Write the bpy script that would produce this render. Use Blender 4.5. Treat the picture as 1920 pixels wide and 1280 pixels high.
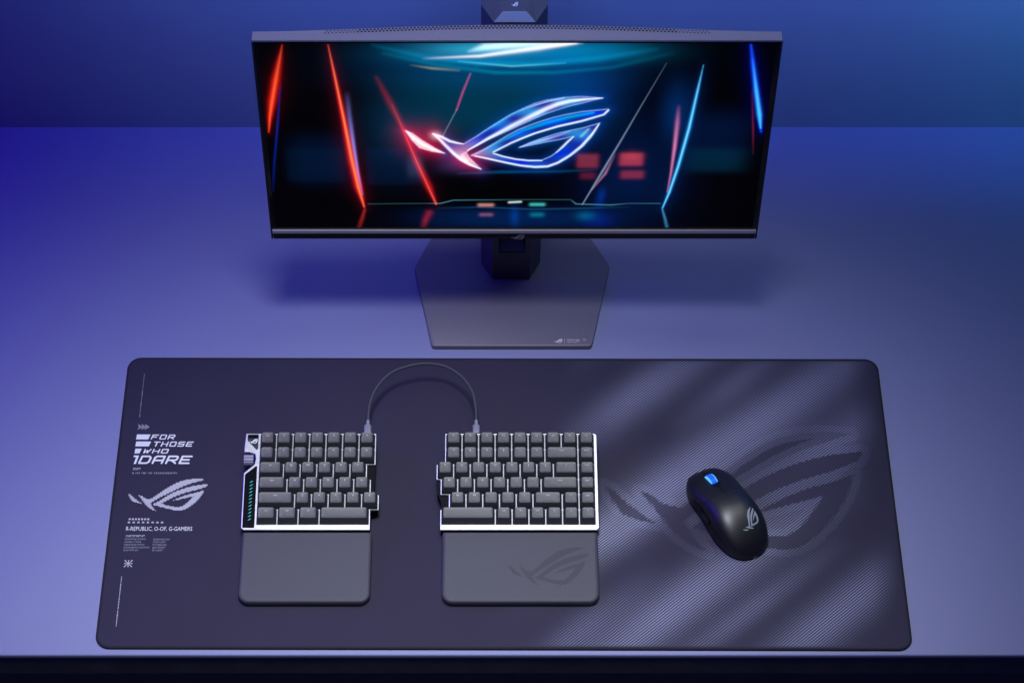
import bpy, bmesh, math, random
import numpy as np
from mathutils import Vector, Matrix

# ------------------------------------------------------------------ scene, camera, light
for o in list(bpy.data.objects): bpy.data.objects.remove(o)
S = bpy.context.scene
C = S.collection
R = math.radians
rng = random.Random(7)

cam_d = bpy.data.cameras.new('camera'); cam = bpy.data.objects.new('camera', cam_d); C.objects.link(cam)
cam.location = (-0.02396, -1.49957, 2.25332)
cam.rotation_euler = (R(90 - 52.533), 0, 0)
cam_d.sensor_width = 36; cam_d.lens = 36 * 4398.73 / 1920
cam_d.shift_x = (960 - 904.58) / 1920
cam_d.clip_start = 0.05; cam_d.clip_end = 50
S.camera = cam

W = bpy.data.worlds.new('World'); S.world = W; W.use_nodes = True
W.node_tree.nodes['Background'].inputs[0].default_value = (0.06, 0.08, 1.0, 1)
W.node_tree.nodes['Background'].inputs[1].default_value = 0.045

def lamp(name, kind, loc, target, power, col, **kw):
    d = bpy.data.lights.new(name, kind); d.energy = power; d.color = col
    for k, v in kw.items(): setattr(d, k, v)
    o = bpy.data.objects.new(name, d); C.objects.link(o); o.location = loc
    o.rotation_euler = (Vector(target) - Vector(loc)).to_track_quat('-Z', 'Y').to_euler()
    return o
# soft studio key straight above the mat, blue and violet lamps at the left, blue-teal at the right; the lights on the wall are added
lamp('key_lamp', 'SPOT', (-0.10, -0.20, 2.3), (-0.14, -0.34, 0), 212, (0.85, 0.88, 1.0), spot_size=R(43), spot_blend=1.0, shadow_soft_size=0.28)
lamp('overhead_softbox', 'AREA', (0.30, 0.42, 1.95), (0.22, -0.20, 0), 1.2, (0.90, 0.95, 1.0), shape='RECTANGLE', size=0.9, size_y=0.7, spread=R(60))
lamp('violet_lamp', 'AREA', (-1.25, 0.30, 0.85), (-0.45, 0.15, 0.0), 5.8, (0.075, 0.012, 1.0), shape='DISK', size=0.5)
lamp('added_wall_wash', 'AREA', (0.30, 0.10, 0.88), (0.30, 0.579, 0.44), 3.6, (0.108, 0.234, 1.0), shape='RECTANGLE', size=1.5, size_y=0.1, spread=R(56))  # unseen wide light added to brighten the upper wall in blue
lamp('teal_lamp', 'AREA', (1.35, 0.10, 0.95), (0.5, 0.25, 0.0), 0.35, (0.0, 0.65, 1.0), shape='DISK', size=0.5)
lamp('added_wall_light', 'AREA', (0.85, 0.10, 0.88), (0.85, 0.579, 0.42), 0.35, (0.0, 0.75, 1.0), shape='DISK', size=0.3, spread=R(60))  # unseen light added to lift the right side of the wall

S.view_settings.view_transform = 'Standard'; S.view_settings.look = 'None'
S.view_settings.exposure = 0.0; S.view_settings.gamma = 1.0; S.view_settings.use_curve_mapping = False
S.render.resolution_x = 1024; S.render.resolution_y = 682
S.render.engine = 'CYCLES'

# ------------------------------------------------------------------ materials
def mat(name, col, rough=0.5, metal=0.0, noise=0.0, nscale=200.0, bump=0.0, bscale=800.0, spec=0.5, emit=None, estr=0.0, coat=0.0, rvar=0.0):
    m = bpy.data.materials.new(name); m.use_nodes = True
    nt = m.node_tree; b = nt.nodes['Principled BSDF']
    b.inputs['Base Color'].default_value = (*col, 1); b.inputs['Roughness'].default_value = rough
    b.inputs['Metallic'].default_value = metal; b.inputs['Specular IOR Level'].default_value = spec
    b.inputs['Coat Weight'].default_value = coat
    tc = nt.nodes.new('ShaderNodeTexCoord')
    if noise or rvar:
        n = nt.nodes.new('ShaderNodeTexNoise'); n.inputs['Scale'].default_value = nscale; n.inputs['Detail'].default_value = 5
        nt.links.new(tc.outputs['Object'], n.inputs['Vector'])
        if noise:
            r = nt.nodes.new('ShaderNodeMapRange'); r.inputs[1].default_value = .25; r.inputs[2].default_value = .75
            r.inputs[3].default_value = 1 - noise; r.inputs[4].default_value = 1 + noise
            nt.links.new(n.outputs['Fac'], r.inputs[0])
            mx = nt.nodes.new('ShaderNodeVectorMath'); mx.operation = 'SCALE'; mx.inputs[0].default_value = col
            nt.links.new(r.outputs[0], mx.inputs['Scale']); nt.links.new(mx.outputs[0], b.inputs['Base Color'])
        if rvar:
            r2 = nt.nodes.new('ShaderNodeMapRange'); r2.inputs[1].default_value = .25; r2.inputs[2].default_value = .75
            r2.inputs[3].default_value = max(0, rough - rvar); r2.inputs[4].default_value = min(1, rough + rvar)
            nt.links.new(n.outputs['Fac'], r2.inputs[0]); nt.links.new(r2.outputs[0], b.inputs['Roughness'])
    if bump:
        n = nt.nodes.new('ShaderNodeTexNoise'); n.inputs['Scale'].default_value = bscale; n.inputs['Detail'].default_value = 4
        nt.links.new(tc.outputs['Object'], n.inputs['Vector'])
        bp = nt.nodes.new('ShaderNodeBump'); bp.inputs['Strength'].default_value = bump; bp.inputs['Distance'].default_value = .0004
        nt.links.new(n.outputs['Fac'], bp.inputs['Height']); nt.links.new(bp.outputs[0], b.inputs['Normal'])
    if emit:
        b.inputs['Emission Color'].default_value = (*emit, 1); b.inputs['Emission Strength'].default_value = estr
    return m

M = {}
M['desk'] = mat('desk_laminate', (0.22, 0.235, 0.45), .55, noise=.05, nscale=700, bump=.08, bscale=1500, rvar=.06)
M['desk_edge'] = mat('desk_black_edge', (0.20, 0.195, 0.17), .6, noise=.2, nscale=40)
M['wall'] = mat('painted_wall', (0.30, 0.31, 0.36), .75, noise=.04, nscale=6, bump=.15, bscale=300)
M['rim'] = mat('stitched_thread', (0.012, 0.012, 0.018), .85, noise=.3, nscale=900, bump=.8, bscale=1500)
M['print_white'] = mat('white_ink', (0.86, 0.88, 0.86), .7, noise=.06, nscale=600)
M['print_grey'] = mat('grey_ink', (0.52, 0.52, 0.54), .75, noise=.1, nscale=900)
M['print_dim'] = mat('dim_ink', (0.28, 0.28, 0.32), .75, noise=.1, nscale=900)
M['silver'] = mat('brushed_aluminium', (0.60, 0.60, 0.64), .36, metal=.9, noise=.05, nscale=300, rvar=.06)
M['deck'] = mat('switch_deck_aluminium', (0.30, 0.30, 0.33), .42, metal=.85, noise=.08, nscale=300)
M['case'] = mat('black_case', (0.008, 0.008, 0.010), .8, spec=.15, bump=.2, bscale=1500)
M['gloss'] = mat('black_gloss', (0.006, 0.006, 0.009), .15)
M['key'] = mat('keycap_plastic', (0.036, 0.036, 0.043), .50, spec=1.0, noise=.15, nscale=900, bump=.25, bscale=2500)
M['legend'] = mat('keycap_legend', (0.75, 0.75, 0.80), .6)
M['rest'] = mat('wrist_rest_leatherette', (0.061, 0.060, 0.080), .55, noise=.07, nscale=500, bump=.35, bscale=1800)
M['deboss'] = mat('debossed_mark', (0.043, 0.043, 0.056), .6)
M['teal'] = mat('teal_led', (0.0, 0.1, 0.1), .4, emit=(0.05, 0.62, 0.62), estr=.75)
M['badge'] = mat('badge_smoke', (0.05, 0.06, 0.07), .2)
M['badge_logo'] = mat('badge_silver_glow', (0.8, 0.82, 0.85), .4, emit=(.7, .75, .8), estr=.25)  # silver emblem is no lamp; a weak glow is put in to brighten it
M['wheel_v'] = mat('ribbed_wheel', (0.32, 0.30, 0.42), .45, metal=.5)
M['cable'] = mat('braided_cable', (0.06, 0.06, 0.08), .6, noise=.4, nscale=1500, bump=.6, bscale=2500)
M['plug'] = mat('plug_shell', (0.34, 0.34, 0.40), .45, metal=.4)
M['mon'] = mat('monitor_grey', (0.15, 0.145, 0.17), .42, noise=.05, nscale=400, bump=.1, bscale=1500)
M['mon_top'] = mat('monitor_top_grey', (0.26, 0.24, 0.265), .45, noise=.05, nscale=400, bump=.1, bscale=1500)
M['mon_dark'] = mat('monitor_black', (0.02, 0.02, 0.024), .4, bump=.1, bscale=1500)
M['base'] = mat('base_plate_grey', (0.17, 0.155, 0.205), .42, noise=.06, nscale=500, bump=.15, bscale=1800)
M['column'] = mat('column_black', (0.075, 0.075, 0.085), .4, bump=.1, bscale=1500)
M['lip'] = mat('silver_lip', (0.80, 0.78, 0.84), .42, metal=.5)
M['hole'] = mat('grille_hole', (0.004, 0.004, 0.006), .8)
M['mouse'] = mat('mouse_matte_black', (0.004, 0.004, 0.006), .43, spec=.9, bump=.05, bscale=2500)
M['mouse_side'] = mat('mouse_side_black', (0.006, 0.006, 0.008), .45, bump=.3, bscale=2500)
M['mouse_logo'] = mat('mouse_logo_grey', (0.30, 0.33, 0.40), .4)
M['wheel'] = mat('blue_lit_wheel', (0.0, 0.02, 0.1), .35, emit=(0.01, 0.13, 0.95), estr=.95)
M['wheel_ring'] = mat('azure_lit_ring', (0.0, 0.1, 0.2), .35, emit=(0.12, 0.50, 1.0), estr=1.1)

# ------------------------------------------------------------------ helpers
def obj(name, verts, faces, m, parent=None, smooth=None, kind=None):
    me = bpy.data.meshes.new(name); me.from_pydata([tuple(map(float, v)) for v in verts], [], faces); me.update()
    if m is not None: me.materials.append(m)
    if smooth is not None:
        for p in me.polygons: p.use_smooth = True
        me.set_sharp_from_angle(angle=R(smooth))
    o = bpy.data.objects.new(name, me); C.objects.link(o)
    if parent is not None: o.parent = parent
    if kind: o['kind'] = kind
    return o
def empty(name, loc=(0, 0, 0), rot=(0, 0, 0)):
    o = bpy.data.objects.new(name, None); o.empty_display_size = .02; C.objects.link(o)
    o.location = loc; o.rotation_euler = rot; return o
def tag(o, label, cat, group=None):
    o['label'] = label; o['category'] = cat
    if group: o['group'] = group
    return o
def rrect(x0, y0, x1, y1, r, n=5):
    if not hasattr(r, '__len__'): r = (r,) * 4          # corners: ll, lr, ur, ul
    out = []
    for (cx, cy, a0, q) in ((x0 + r[0], y0 + r[0], 180, r[0]), (x1 - r[1], y0 + r[1], 270, r[1]), (x1 - r[2], y1 - r[2], 0, r[2]), (x0 + r[3], y1 - r[3], 90, r[3])):
        if q <= 0: out.append((cx, cy)); continue
        for k in range(n + 1):
            a = R(a0 + 90 * k / n); out.append((cx + q * math.cos(a), cy + q * math.sin(a)))
    return out
def area(p): return .5 * sum(p[i][0] * p[(i + 1) % len(p)][1] - p[(i + 1) % len(p)][0] * p[i][1] for i in range(len(p)))
def offset(p, d):                                        # inward offset of a counter-clockwise outline
    n = len(p); out = []
    for i in range(n):
        a, b, c = Vector(p[i - 1]), Vector(p[i]), Vector(p[(i + 1) % n])
        e1 = (b - a).normalized(); e2 = (c - b).normalized()
        n1 = Vector((-e1.y, e1.x)); n2 = Vector((-e2.y, e2.x))
        k = 1 + n1.dot(n2)
        v = b + (n1 + n2) * (d / max(k, .25)); out.append((v.x, v.y))
    return out
def round_poly(p, r, n=4):                               # round every corner of an outline
    out = []; N = len(p)
    for i in range(N):
        a, b, c = Vector(p[i - 1]), Vector(p[i]), Vector(p[(i + 1) % N])
        u = (a - b); v = (c - b); d = min(r, u.length * .45, v.length * .45)
        s = b + u.normalized() * d; e = b + v.normalized() * d
        for k in range(n + 1):
            t = k / n; q = s * (1 - t) ** 2 + b * 2 * t * (1 - t) + e * t * t; out.append((q.x, q.y))
    return out
def loft(rings, cap0=True, cap1=True):
    V = []; F = []; n = len(rings[0])
    for r in rings: V += list(r)
    for k in range(len(rings) - 1):
        for i in range(n):
            j = (i + 1) % n; F.append((k * n + i, k * n + j, (k + 1) * n + j, (k + 1) * n + i))
    if cap0: F.append(tuple(range(n - 1, -1, -1)))
    if cap1: F.append(tuple(range((len(rings) - 1) * n, len(rings) * n)))
    return V, F
def prism(p, z0, z1, ch=0.0, chb=0.0):
    if area(p) < 0: p = p[::-1]
    rings = []
    if chb: rings.append([(x, y, z0) for x, y in offset(p, chb)]); rings.append([(x, y, z0 + chb) for x, y in p])
    else: rings.append([(x, y, z0) for x, y in p])
    if ch:
        rings.append([(x, y, z1 - ch) for x, y in p])
        rings.append([(x, y, z1 - ch * .3) for x, y in offset(p, ch * .3)])
        rings.append([(x, y, z1) for x, y in offset(p, ch)])
    else: rings.append([(x, y, z1) for x, y in p])
    return loft(rings)
def box(x0, y0, z0, x1, y1, z1): return prism([(x0, y0), (x1, y0), (x1, y1), (x0, y1)], z0, z1)
def tube(pts, r, n=8, closed=False):
    pts = [Vector(p) for p in pts]; N = len(pts); rings = []
    for i, p in enumerate(pts):
        a = pts[(i - 1) % N] if (closed or i) else p; b = pts[(i + 1) % N] if (closed or i < N - 1) else p
        t = (b - a).normalized(); up = Vector((0, 0, 1)) if abs(t.z) < .95 else Vector((0, 1, 0))
        s = t.cross(up).normalized(); u = s.cross(t)
        rr = r[i] if hasattr(r, '__len__') else r
        rings.append([tuple(p + s * (rr * math.cos(2 * math.pi * k / n)) + u * (rr * math.sin(2 * math.pi * k / n))) for k in range(n)])
    if closed: rings.append(rings[0]); return loft(rings, False, False)
    return loft(rings)
def merge(*parts):
    V = []; F = []
    for v, f in parts:
        k = len(V); V += list(v); F += [tuple(i + k for i in q) for q in f]
    return V, F
def inside(px, py, poly):
    ins = np.zeros(px.shape, bool); n = len(poly)
    for i in range(n):
        x0, y0 = poly[i - 1]; x1, y1 = poly[i]
        if y0 == y1: continue
        c = ((y0 > py) != (y1 > py)) & (px < (x1 - x0) * (py - y0) / (y1 - y0) + x0)
        ins ^= c
    return ins
def edge_dist(px, py, poly, closed=True):
    d = np.full(px.shape, 1e9); n = len(poly)
    for i in range(0 if closed else 1, n):
        x0, y0 = poly[i - 1]; x1, y1 = poly[i]; ex, ey = x1 - x0, y1 - y0
        t = np.clip(((px - x0) * ex + (py - y0) * ey) / (ex * ex + ey * ey + 1e-12), 0, 1)
        d = np.minimum(d, (px - x0 - t * ex) ** 2 + (py - y0 - t * ey) ** 2)
    return np.sqrt(d)
def raster(maskfn, x0, y0, x1, y1, cell, fn, step=None, jag=0):
    """cut a flat printed mark into rows of quads (no overlapping faces); fn maps (x, y) to 3-D"""
    V = []; F = []; ny = max(1, int(round((y1 - y0) / (step or cell)))); dy = (y1 - y0) / ny
    nx = int((x1 - x0) / cell) + 1; xs = x0 + (np.arange(nx) + .5) * cell
    for r in range(ny):
        y = y0 + (r + .5) * dy; sh = jag * (r % 2)
        m = maskfn(xs + sh, np.full(nx, y)); e = np.flatnonzero(np.diff(np.concatenate(([0], m.astype(int), [0]))))
        for a, b in zip(e[::2], e[1::2]):
            xa, xb = x0 + a * cell, x0 + b * cell; k = len(V)
            V += [fn(xa, y - dy / 2), fn(xb, y - dy / 2), fn(xb, y + dy / 2), fn(xa, y + dy / 2)]; F.append((k, k + 1, k + 2, k + 3))
    return V, F

# the three-piece eye emblem, outlines in a unit frame (x 0..1, y up)
LOGO = [[(0.0, 0.2782), (0.0341, 0.2578), (0.085, 0.2045), (0.1421, 0.1549), (0.1939, 0.115), (0.1301, 0.13), (0.0695, 0.1549), (0.033, 0.2086)],
        [(0.1351, 0.2554), (0.1781, 0.2374), (0.2239, 0.2004), (0.2875, 0.1814), (0.3515, 0.2357), (0.4091, 0.2905), (0.4664, 0.3416), (0.5234, 0.3891), (0.58, 0.4292), (0.6365, 0.4635), (0.693, 0.4857), (0.7777, 0.5047), (0.8626, 0.5111), (0.968, 0.5008), (0.9203, 0.4857), (0.8642, 0.4635), (0.8078, 0.446), (0.7514, 0.422), (0.6949, 0.394), (0.6383, 0.361), (0.5814, 0.3254), (0.5243, 0.288), (0.4669, 0.2521), (0.4093, 0.2144), (0.3513, 0.1698), (0.3164, 0.1416), (0.3, 0.12), (0.3161, 0.0841), (0.3452, 0.0422), (0.3756, 0.0), (0.3159, 0.0296), (0.2693, 0.0674), (0.2346, 0.1092), (0.1946, 0.1673), (0.1634, 0.2168)],
        [(0.3249, 0.1008), (0.3862, 0.1425), (0.4441, 0.1897), (0.5017, 0.239), (0.559, 0.2823), (0.6161, 0.3149), (0.673, 0.3432), (0.7298, 0.3674), (0.7866, 0.3867), (0.866, 0.4076), (0.9967, 0.4252), (1.0, 0.414), (0.9812, 0.3851), (0.9249, 0.3594), (0.8683, 0.3367), (0.8114, 0.3189), (0.7544, 0.301), (0.6973, 0.2782), (0.6401, 0.2521), (0.5828, 0.2209), (0.5253, 0.1839), (0.4791, 0.1508), (0.4357, 0.12), (0.4853, 0.095), (0.5497, 0.0758), (0.6141, 0.0665), (0.6784, 0.0665), (0.7245, 0.095), (0.7642, 0.1383), (0.7979, 0.1839), (0.834, 0.2357), (0.7738, 0.2168), (0.699, 0.1962), (0.6298, 0.1756), (0.5651, 0.1574), (0.618, 0.1921), (0.6868, 0.2275), (0.7555, 0.2578), (0.8126, 0.2766), (0.8811, 0.2962), (0.9587, 0.3286), (0.9422, 0.2782), (0.9182, 0.225), (0.8853, 0.1715), (0.8462, 0.1217), (0.8009, 0.0758), (0.7551, 0.038), (0.7087, 0.0152), (0.656, 0.011), (0.6031, 0.0169), (0.5443, 0.0312), (0.4681, 0.0565), (0.392, 0.0799)]]
def logo_mask(x, y):
    m = np.zeros(np.shape(x), bool)
    for p in LOGO: m |= inside(np.asarray(x), np.asarray(y), p)
    return m
LH = max(y for p in LOGO for x, y in p)
def logo_print(name, m, parent, fn, wdt, hgt, step, jag=0):
    """emblem wdt x hgt, fn maps local metres to 3-D"""
    f = lambda x, y: logo_mask(x / wdt, y / hgt * LH)
    V, F = raster(f, 0, 0, wdt, hgt, step * .5, fn, step, jag)
    return obj(name, V, F, m, parent)

# stroke lettering
GL = {'F': [[(0, 0), (0, 1), (1, 1)], [(0, .5), (.8, .5)]], 'O': [[(.1, 0), (0, .12), (0, 1), (.9, 1), (1, .88), (1, 0), (.1, 0)]],
 'R': [[(0, 0), (0, 1), (.88, 1), (1, .86), (1, .58), (.86, .44), (.1, .44)], [(.45, .44), (1, 0)]], 'T': [[(0, 1), (1, 1)], [(.5, 1), (.5, 0)]],
 'H': [[(0, 0), (0, 1)], [(1, 0), (1, 1)], [(0, .5), (1, .5)]], 'S': [[(1, 1), (.1, 1), (0, .88), (0, .52), (1, .52), (1, .1), (.9, 0), (0, 0)]],
 'E': [[(1, 1), (0, 1), (0, 0), (1, 0)], [(0, .5), (.85, .5)]], 'W': [[(0, 1), (.05, 0), (.5, .7), (.62, 0), (1, 1)]],
 'D': [[(0, 0), (0, 1), (.8, 1), (1, .8), (1, .2), (.8, 0), (0, 0)]], 'A': [[(0, 0), (0, .85), (.18, 1), (1, 1), (1, 0)], [(0, .42), (1, .42)]],
 '/': [[(.5, 0), (.5, 1)]]}
def word(text, x0, y0, x1, y1, th, shear, z, gap=.34):
    n = len(text); h = y1 - y0; wtot = (x1 - x0) - shear * h; cw = wtot / (n + gap * (n - 1)); segs = []
    for i, ch in enumerate(text):
        ox = x0 + i * cw * (1 + gap)
        for pl in GL[ch]:
            segs.append([(ox + th / 2 + px * (cw - th) + shear * (th / 2 + py * (h - th)), y0 + th / 2 + py * (h - th)) for px, py in pl])
    def mk(x, y):
        d = np.full(x.shape, 1e9)
        for s in segs: d = np.minimum(d, edge_dist(x, y, s, closed=False))
        return d < th / 2
    return raster(mk, x0 - th, y0, x1 + th, y1, .00022, lambda x, y: (x, y, z), .0003)
def text_mesh(txt, size, shear=0.0):
    cu = bpy.data.curves.new('txt', 'FONT'); cu.body = txt; cu.size = size; cu.shear = shear; cu.resolution_u = 2
    cu.align_x = 'CENTER'; cu.align_y = 'CENTER'
    o = bpy.data.objects.new('txt', cu); C.objects.link(o)
    bpy.context.view_layer.update()
    dg = bpy.context.evaluated_depsgraph_get(); me = bpy.data.meshes.new_from_object(o.evaluated_get(dg))
    bpy.data.objects.remove(o); bpy.data.curves.remove(cu); return me

# ------------------------------------------------------------------ setting: wall, desk
wall = obj('wall', *box(-1.7, .579, -.75, 1.7, .63, 1.6), M['wall']); wall['kind'] = 'structure'
floor = obj('floor', *box(-1.7, -1.0, -.80, 1.7, .63, -.75), mat('dark_floor', (.02, .02, .022), .6, noise=.3, nscale=5)); floor['kind'] = 'structure'
desk = tag(empty('desk', (0, .18, -.75)), 'wide grey desk with a black front edge under the mat and monitor', 'desk')
def dpart(name, vf, m, smooth=None):
    V, F = vf; return obj(name, [(x, y - .18, z + .75) for x, y, z in V], F, m, desk, smooth)
# tabletop: extruded section so its front arris is softly rounded
sec = [(-.2060, -.006), (-.2060, -.0016), (-.2055, -.0006), (-.2044, 0), (.5785, 0), (.5785, -.006)]
dpart('tabletop', loft([[(-1.35, y, z) for y, z in sec], [(1.35, y, z) for y, z in sec]]), M['desk'], 40)
dpart('front_edge', box(-1.35, -.2052, -.041, 1.35, -.17, -.0062), M['desk_edge'])
dpart('apron', box(-1.33, -.194, -.16, 1.33, -.176, -.0412), M['desk_edge'])
dpart('underside_board', box(-1.35, -.1698, -.041, 1.35, .5785, -.0062), M['desk_edge'])
for sx in (-1.30, 1.26): dpart('side_panel', box(sx, -.17, -.7499, sx + .04, .56, -.0412), M['desk_edge'])

# ------------------------------------------------------------------ mouse mat
MW, MD, MT = .9, .4, .0030
mroot = tag(empty('desk_mat', (0, 0, 0), (0, 0, -.0026228)), 'long dark indigo cloth desk mat with white slogan print and hatched emblem', 'desk mat')
MR = .0165
nx, ny = 641, 285
gx, gy = np.meshgrid(np.linspace(-MW / 2 + .002, MW / 2 - .002, nx), np.linspace(-MD / 2 + .002, MD / 2 - .002, ny))
hx, hy, rr = MW / 2 - .002, MD / 2 - .002, MR - .002
ux = np.abs(gx) - (hx - rr); uy = np.abs(gy) - (hy - rr); out = (ux > 0) & (uy > 0); L = np.hypot(ux, uy)
k = np.where(out & (L > rr), rr / np.maximum(L, 1e-9), 1.0)
X = np.where(out, np.sign(gx) * (hx - rr + ux * k), gx); Y = np.where(out, np.sign(gy) * (hy - rr + uy * k), gy)
V = np.stack([X.ravel(), Y.ravel(), np.full(X.size, MT)], -1)
F = [(j * nx + i, j * nx + i + 1, (j + 1) * nx + i + 1, (j + 1) * nx + i) for j in range(ny - 1) for i in range(nx - 1)]
# printed hatch density: diagonal streaks on the right half, plus the large emblem
xm, ym = X * 1000, Y * 1000
ink = np.zeros_like(X)
ST = [((60, 70), (250, 215), 26, .75), ((120, -40), (420, 200), 30, 1.0), ((95, -225), (310, -50), 26, .9), ((300, -215), (450, -85), 24, .8),
      ((330, 30), (480, 150), 30, .55), ((95, -75), (175, -5), 22, .6), ((20, 140), (110, 205), 16, .35), ((205, -205), (330, -105), 14, .45), ((30, -225), (130, -140), 20, .4), ((240, 130), (330, 210), 18, .45)]
for a, b, w, s in ST:
    e = np.array(b, float) - a; Ls = np.hypot(*e); e /= Ls
    t = (xm - a[0]) * e[0] + (ym - a[1]) * e[1]; d = -(xm - a[0]) * e[1] + (ym - a[1]) * e[0]
    ink += s * np.exp(-(d / w) ** 2) * np.clip(1.15 - np.abs(t / Ls - .5) * 1.1, 0, 1)
ink *= np.clip((xm - 25 - .25 * (ym)) / 90, 0, 1) * np.clip((446 - np.abs(xm)) / 34, 0, 1) * np.clip((198 - np.abs(ym)) / 4, 0, 1)
lx, ly = (xm - 116) / 303., (ym + 74) / 167. * LH
jx = lx + .006 * np.sin(ym * 2.1) ; lm = logo_mask(jx, ly)
dl = np.full(X.shape, 9.)
for p in LOGO: dl = np.minimum(dl, edge_dist(lx, ly, p))
hull = inside(jx, ly, LOGO[1][3:14] + LOGO[2][11:13] + LOGO[2][39:] + LOGO[2][:1])
blade = inside(jx, ly, LOGO[1])
hi = blade & (dl < .028) & (lx > .38) & (ly > .5 * lx ** .8 * LH + .05)
ink = np.where(~lm & (dl < .03), ink * 1.1 + .08, ink)
ink = np.where(hull & ~lm, ink * 1.05 + .06, ink)
ink = np.where(lm, ink * .22, ink); ink = np.where(hi, .12 + ink * 2.6, ink)
ink = np.clip(ink, 0, 1)
surf = obj('cloth_surface', V, F, None, mroot)
at = surf.data.attributes.new('ink', 'FLOAT', 'POINT'); at.data.foreach_set('value', ink.ravel().astype(np.float32))
m = bpy.data.materials.new('woven_cloth'); m.use_nodes = True; nt = m.node_tree; b = nt.nodes['Principled BSDF']
def N(t, **kw):
    n = nt.nodes.new(t)
    for k_, v_ in kw.items(): setattr(n, k_, v_)
    return n
def math_(op, a, b_=None, c_=None):
    n = N('ShaderNodeMath', operation=op)
    for i, v in enumerate((a, b_, c_)):
        if v is None: continue
        if isinstance(v, (int, float)): n.inputs[i].default_value = v
        else: nt.links.new(v, n.inputs[i])
    return n.outputs[0]
tc = N('ShaderNodeTexCoord'); sp = N('ShaderNodeSeparateXYZ'); nt.links.new(tc.outputs['Object'], sp.inputs[0])
ia = N('ShaderNodeAttribute', attribute_name='ink')
x_, y_ = sp.outputs[0], sp.outputs[1]
d1 = math_('SINE', math_('MULTIPLY', math_('SUBTRACT', math_('MULTIPLY', x_, 1.0), math_('MULTIPLY', y_, 1.15)), 2 * math.pi / .0042))
d2 = math_('SINE', math_('MULTIPLY', math_('ADD', math_('MULTIPLY', x_, 1.0), math_('MULTIPLY', y_, 1.15)), 2 * math.pi / .0042))
pat = math_('MULTIPLY_ADD', d1, .52, math_('MULTIPLY_ADD', d2, .18, .40))
pat = math_('MINIMUM', math_('MAXIMUM', pat, 0.0), 1.0)
fac = math_('MULTIPLY', pat, ia.outputs['Fac'])
nz = N('ShaderNodeTexNoise'); nz.inputs['Scale'].default_value = 1400; nz.inputs['Detail'].default_value = 3; nt.links.new(tc.outputs['Object'], nz.inputs['Vector'])
nz2 = N('ShaderNodeTexNoise'); nz2.inputs['Scale'].default_value = 9; nz2.inputs['Detail'].default_value = 4; nt.links.new(tc.outputs['Object'], nz2.inputs['Vector'])
mx = N('ShaderNodeMix', data_type='RGBA'); mx.inputs[6].default_value = (.031, .026, .053, 1); mx.inputs[7].default_value = (.37, .39, .56, 1)
nt.links.new(fac, mx.inputs[0])
sc = N('ShaderNodeVectorMath', operation='SCALE'); nt.links.new(mx.outputs[2], sc.inputs[0])
nt.links.new(math_('MULTIPLY_ADD', nz.outputs['Fac'], .5, math_('MULTIPLY_ADD', nz2.outputs['Fac'], .25, .62)), sc.inputs['Scale'])
nt.links.new(sc.outputs[0], b.inputs['Base Color']); b.inputs['Roughness'].default_value = .8; b.inputs['Specular IOR Level'].default_value = .3
b.inputs['Sheen Weight'].default_value = .08
bp = N('ShaderNodeBump'); bp.inputs['Strength'].default_value = .3; bp.inputs['Distance'].default_value = .0002
nt.links.new(nz.outputs['Fac'], bp.inputs['Height']); nt.links.new(bp.outputs[0], b.inputs['Normal'])
surf.data.materials.append(m)
obj('rubber_base', *prism(rrect(-MW / 2 + .0015, -MD / 2 + .0015, MW / 2 - .0015, MD / 2 - .0015, MR - .0015, 8), .0001, .0026), M['case'], mroot)
path = [(x, y, .0018) for x, y in rrect(-MW / 2 + .0016, -MD / 2 + .0016, MW / 2 - .0016, MD / 2 - .0016, MR - .0016, 10)]
dense = []
for i in range(len(path)):
    a, c = Vector(path[i]), Vector(path[(i + 1) % len(path)]); n = max(1, int((c - a).length / .004))
    dense += [a.lerp(c, t / n) for t in range(n)]
obj('stitched_edge', *tube(dense, .0017, 8, True), M['rim'], mroot, 60)
PZ = MT + .00025
def mprint(name, vf, m): return obj(name, vf[0], vf[1], m, mroot)
def mm(*a): return [v / 1000 for v in a]
def quad(pts, z=PZ): return [(x / 1000, y / 1000, z) for x, y in pts], [tuple(range(len(pts)))]
def bars(lst): return merge(*[quad(p) for p in lst])
def slash_bar(x0, y0, x1, y1, sh=2.2): return [(x0, y0), (x1 - sh, y0), (x1, y1), (x0 + .5, y1)]
dash = []
for y1_, y0_ in ((175, 113), (-108, -170)):
    y = y1_
    while y > y0_:
        l = rng.choice((1.2, 2.2, 3.4)); w = rng.choice((.55, .8, .95)); dash.append([(-428.6 - w / 2, y - l), (-428.6 + w / 2, y - l), (-428.6 + w / 2, y), (-428.6 - w / 2, y)]); y -= l + rng.choice((.35, .5, .7))
up = [d for d in dash if d[0][1] > 0]; lo = [d for d in dash if d[0][1] < 0]
mprint('barcode_line', bars(up), M['print_dim']); mprint('barcode_line', bars(lo), M['print_grey'])
tri = [[(-429.5 + o, 93), (-423.5 + o, 97.4), (-429.5 + o, 101.8), (-428.2 + o, 97.4)] for o in (0, 4.2, 8.2)]
mprint('arrow_mark', bars(tri), M['print_dim'])
mprint('slogan_bar', bars([slash_bar(-429.8, 79.5, -413.4, 86.6)]), M['print_white'])
mprint('slogan_bar', bars([slash_bar(-429.8, 69.6, -411.8, 76.6)]), M['print_white'])
mprint('slogan_bar', bars([slash_bar(-429.8, 59.7, -421.8, 66.4)]), M['print_white'])
mprint('slogan_bar', bars([[(-429.4, 44.8), (-426.8, 44.8), (-424.2, 56.7), (-430.2, 56.7), (-430.2, 54.4), (-427.4, 54.4)]]), M['print_white'])
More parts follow.
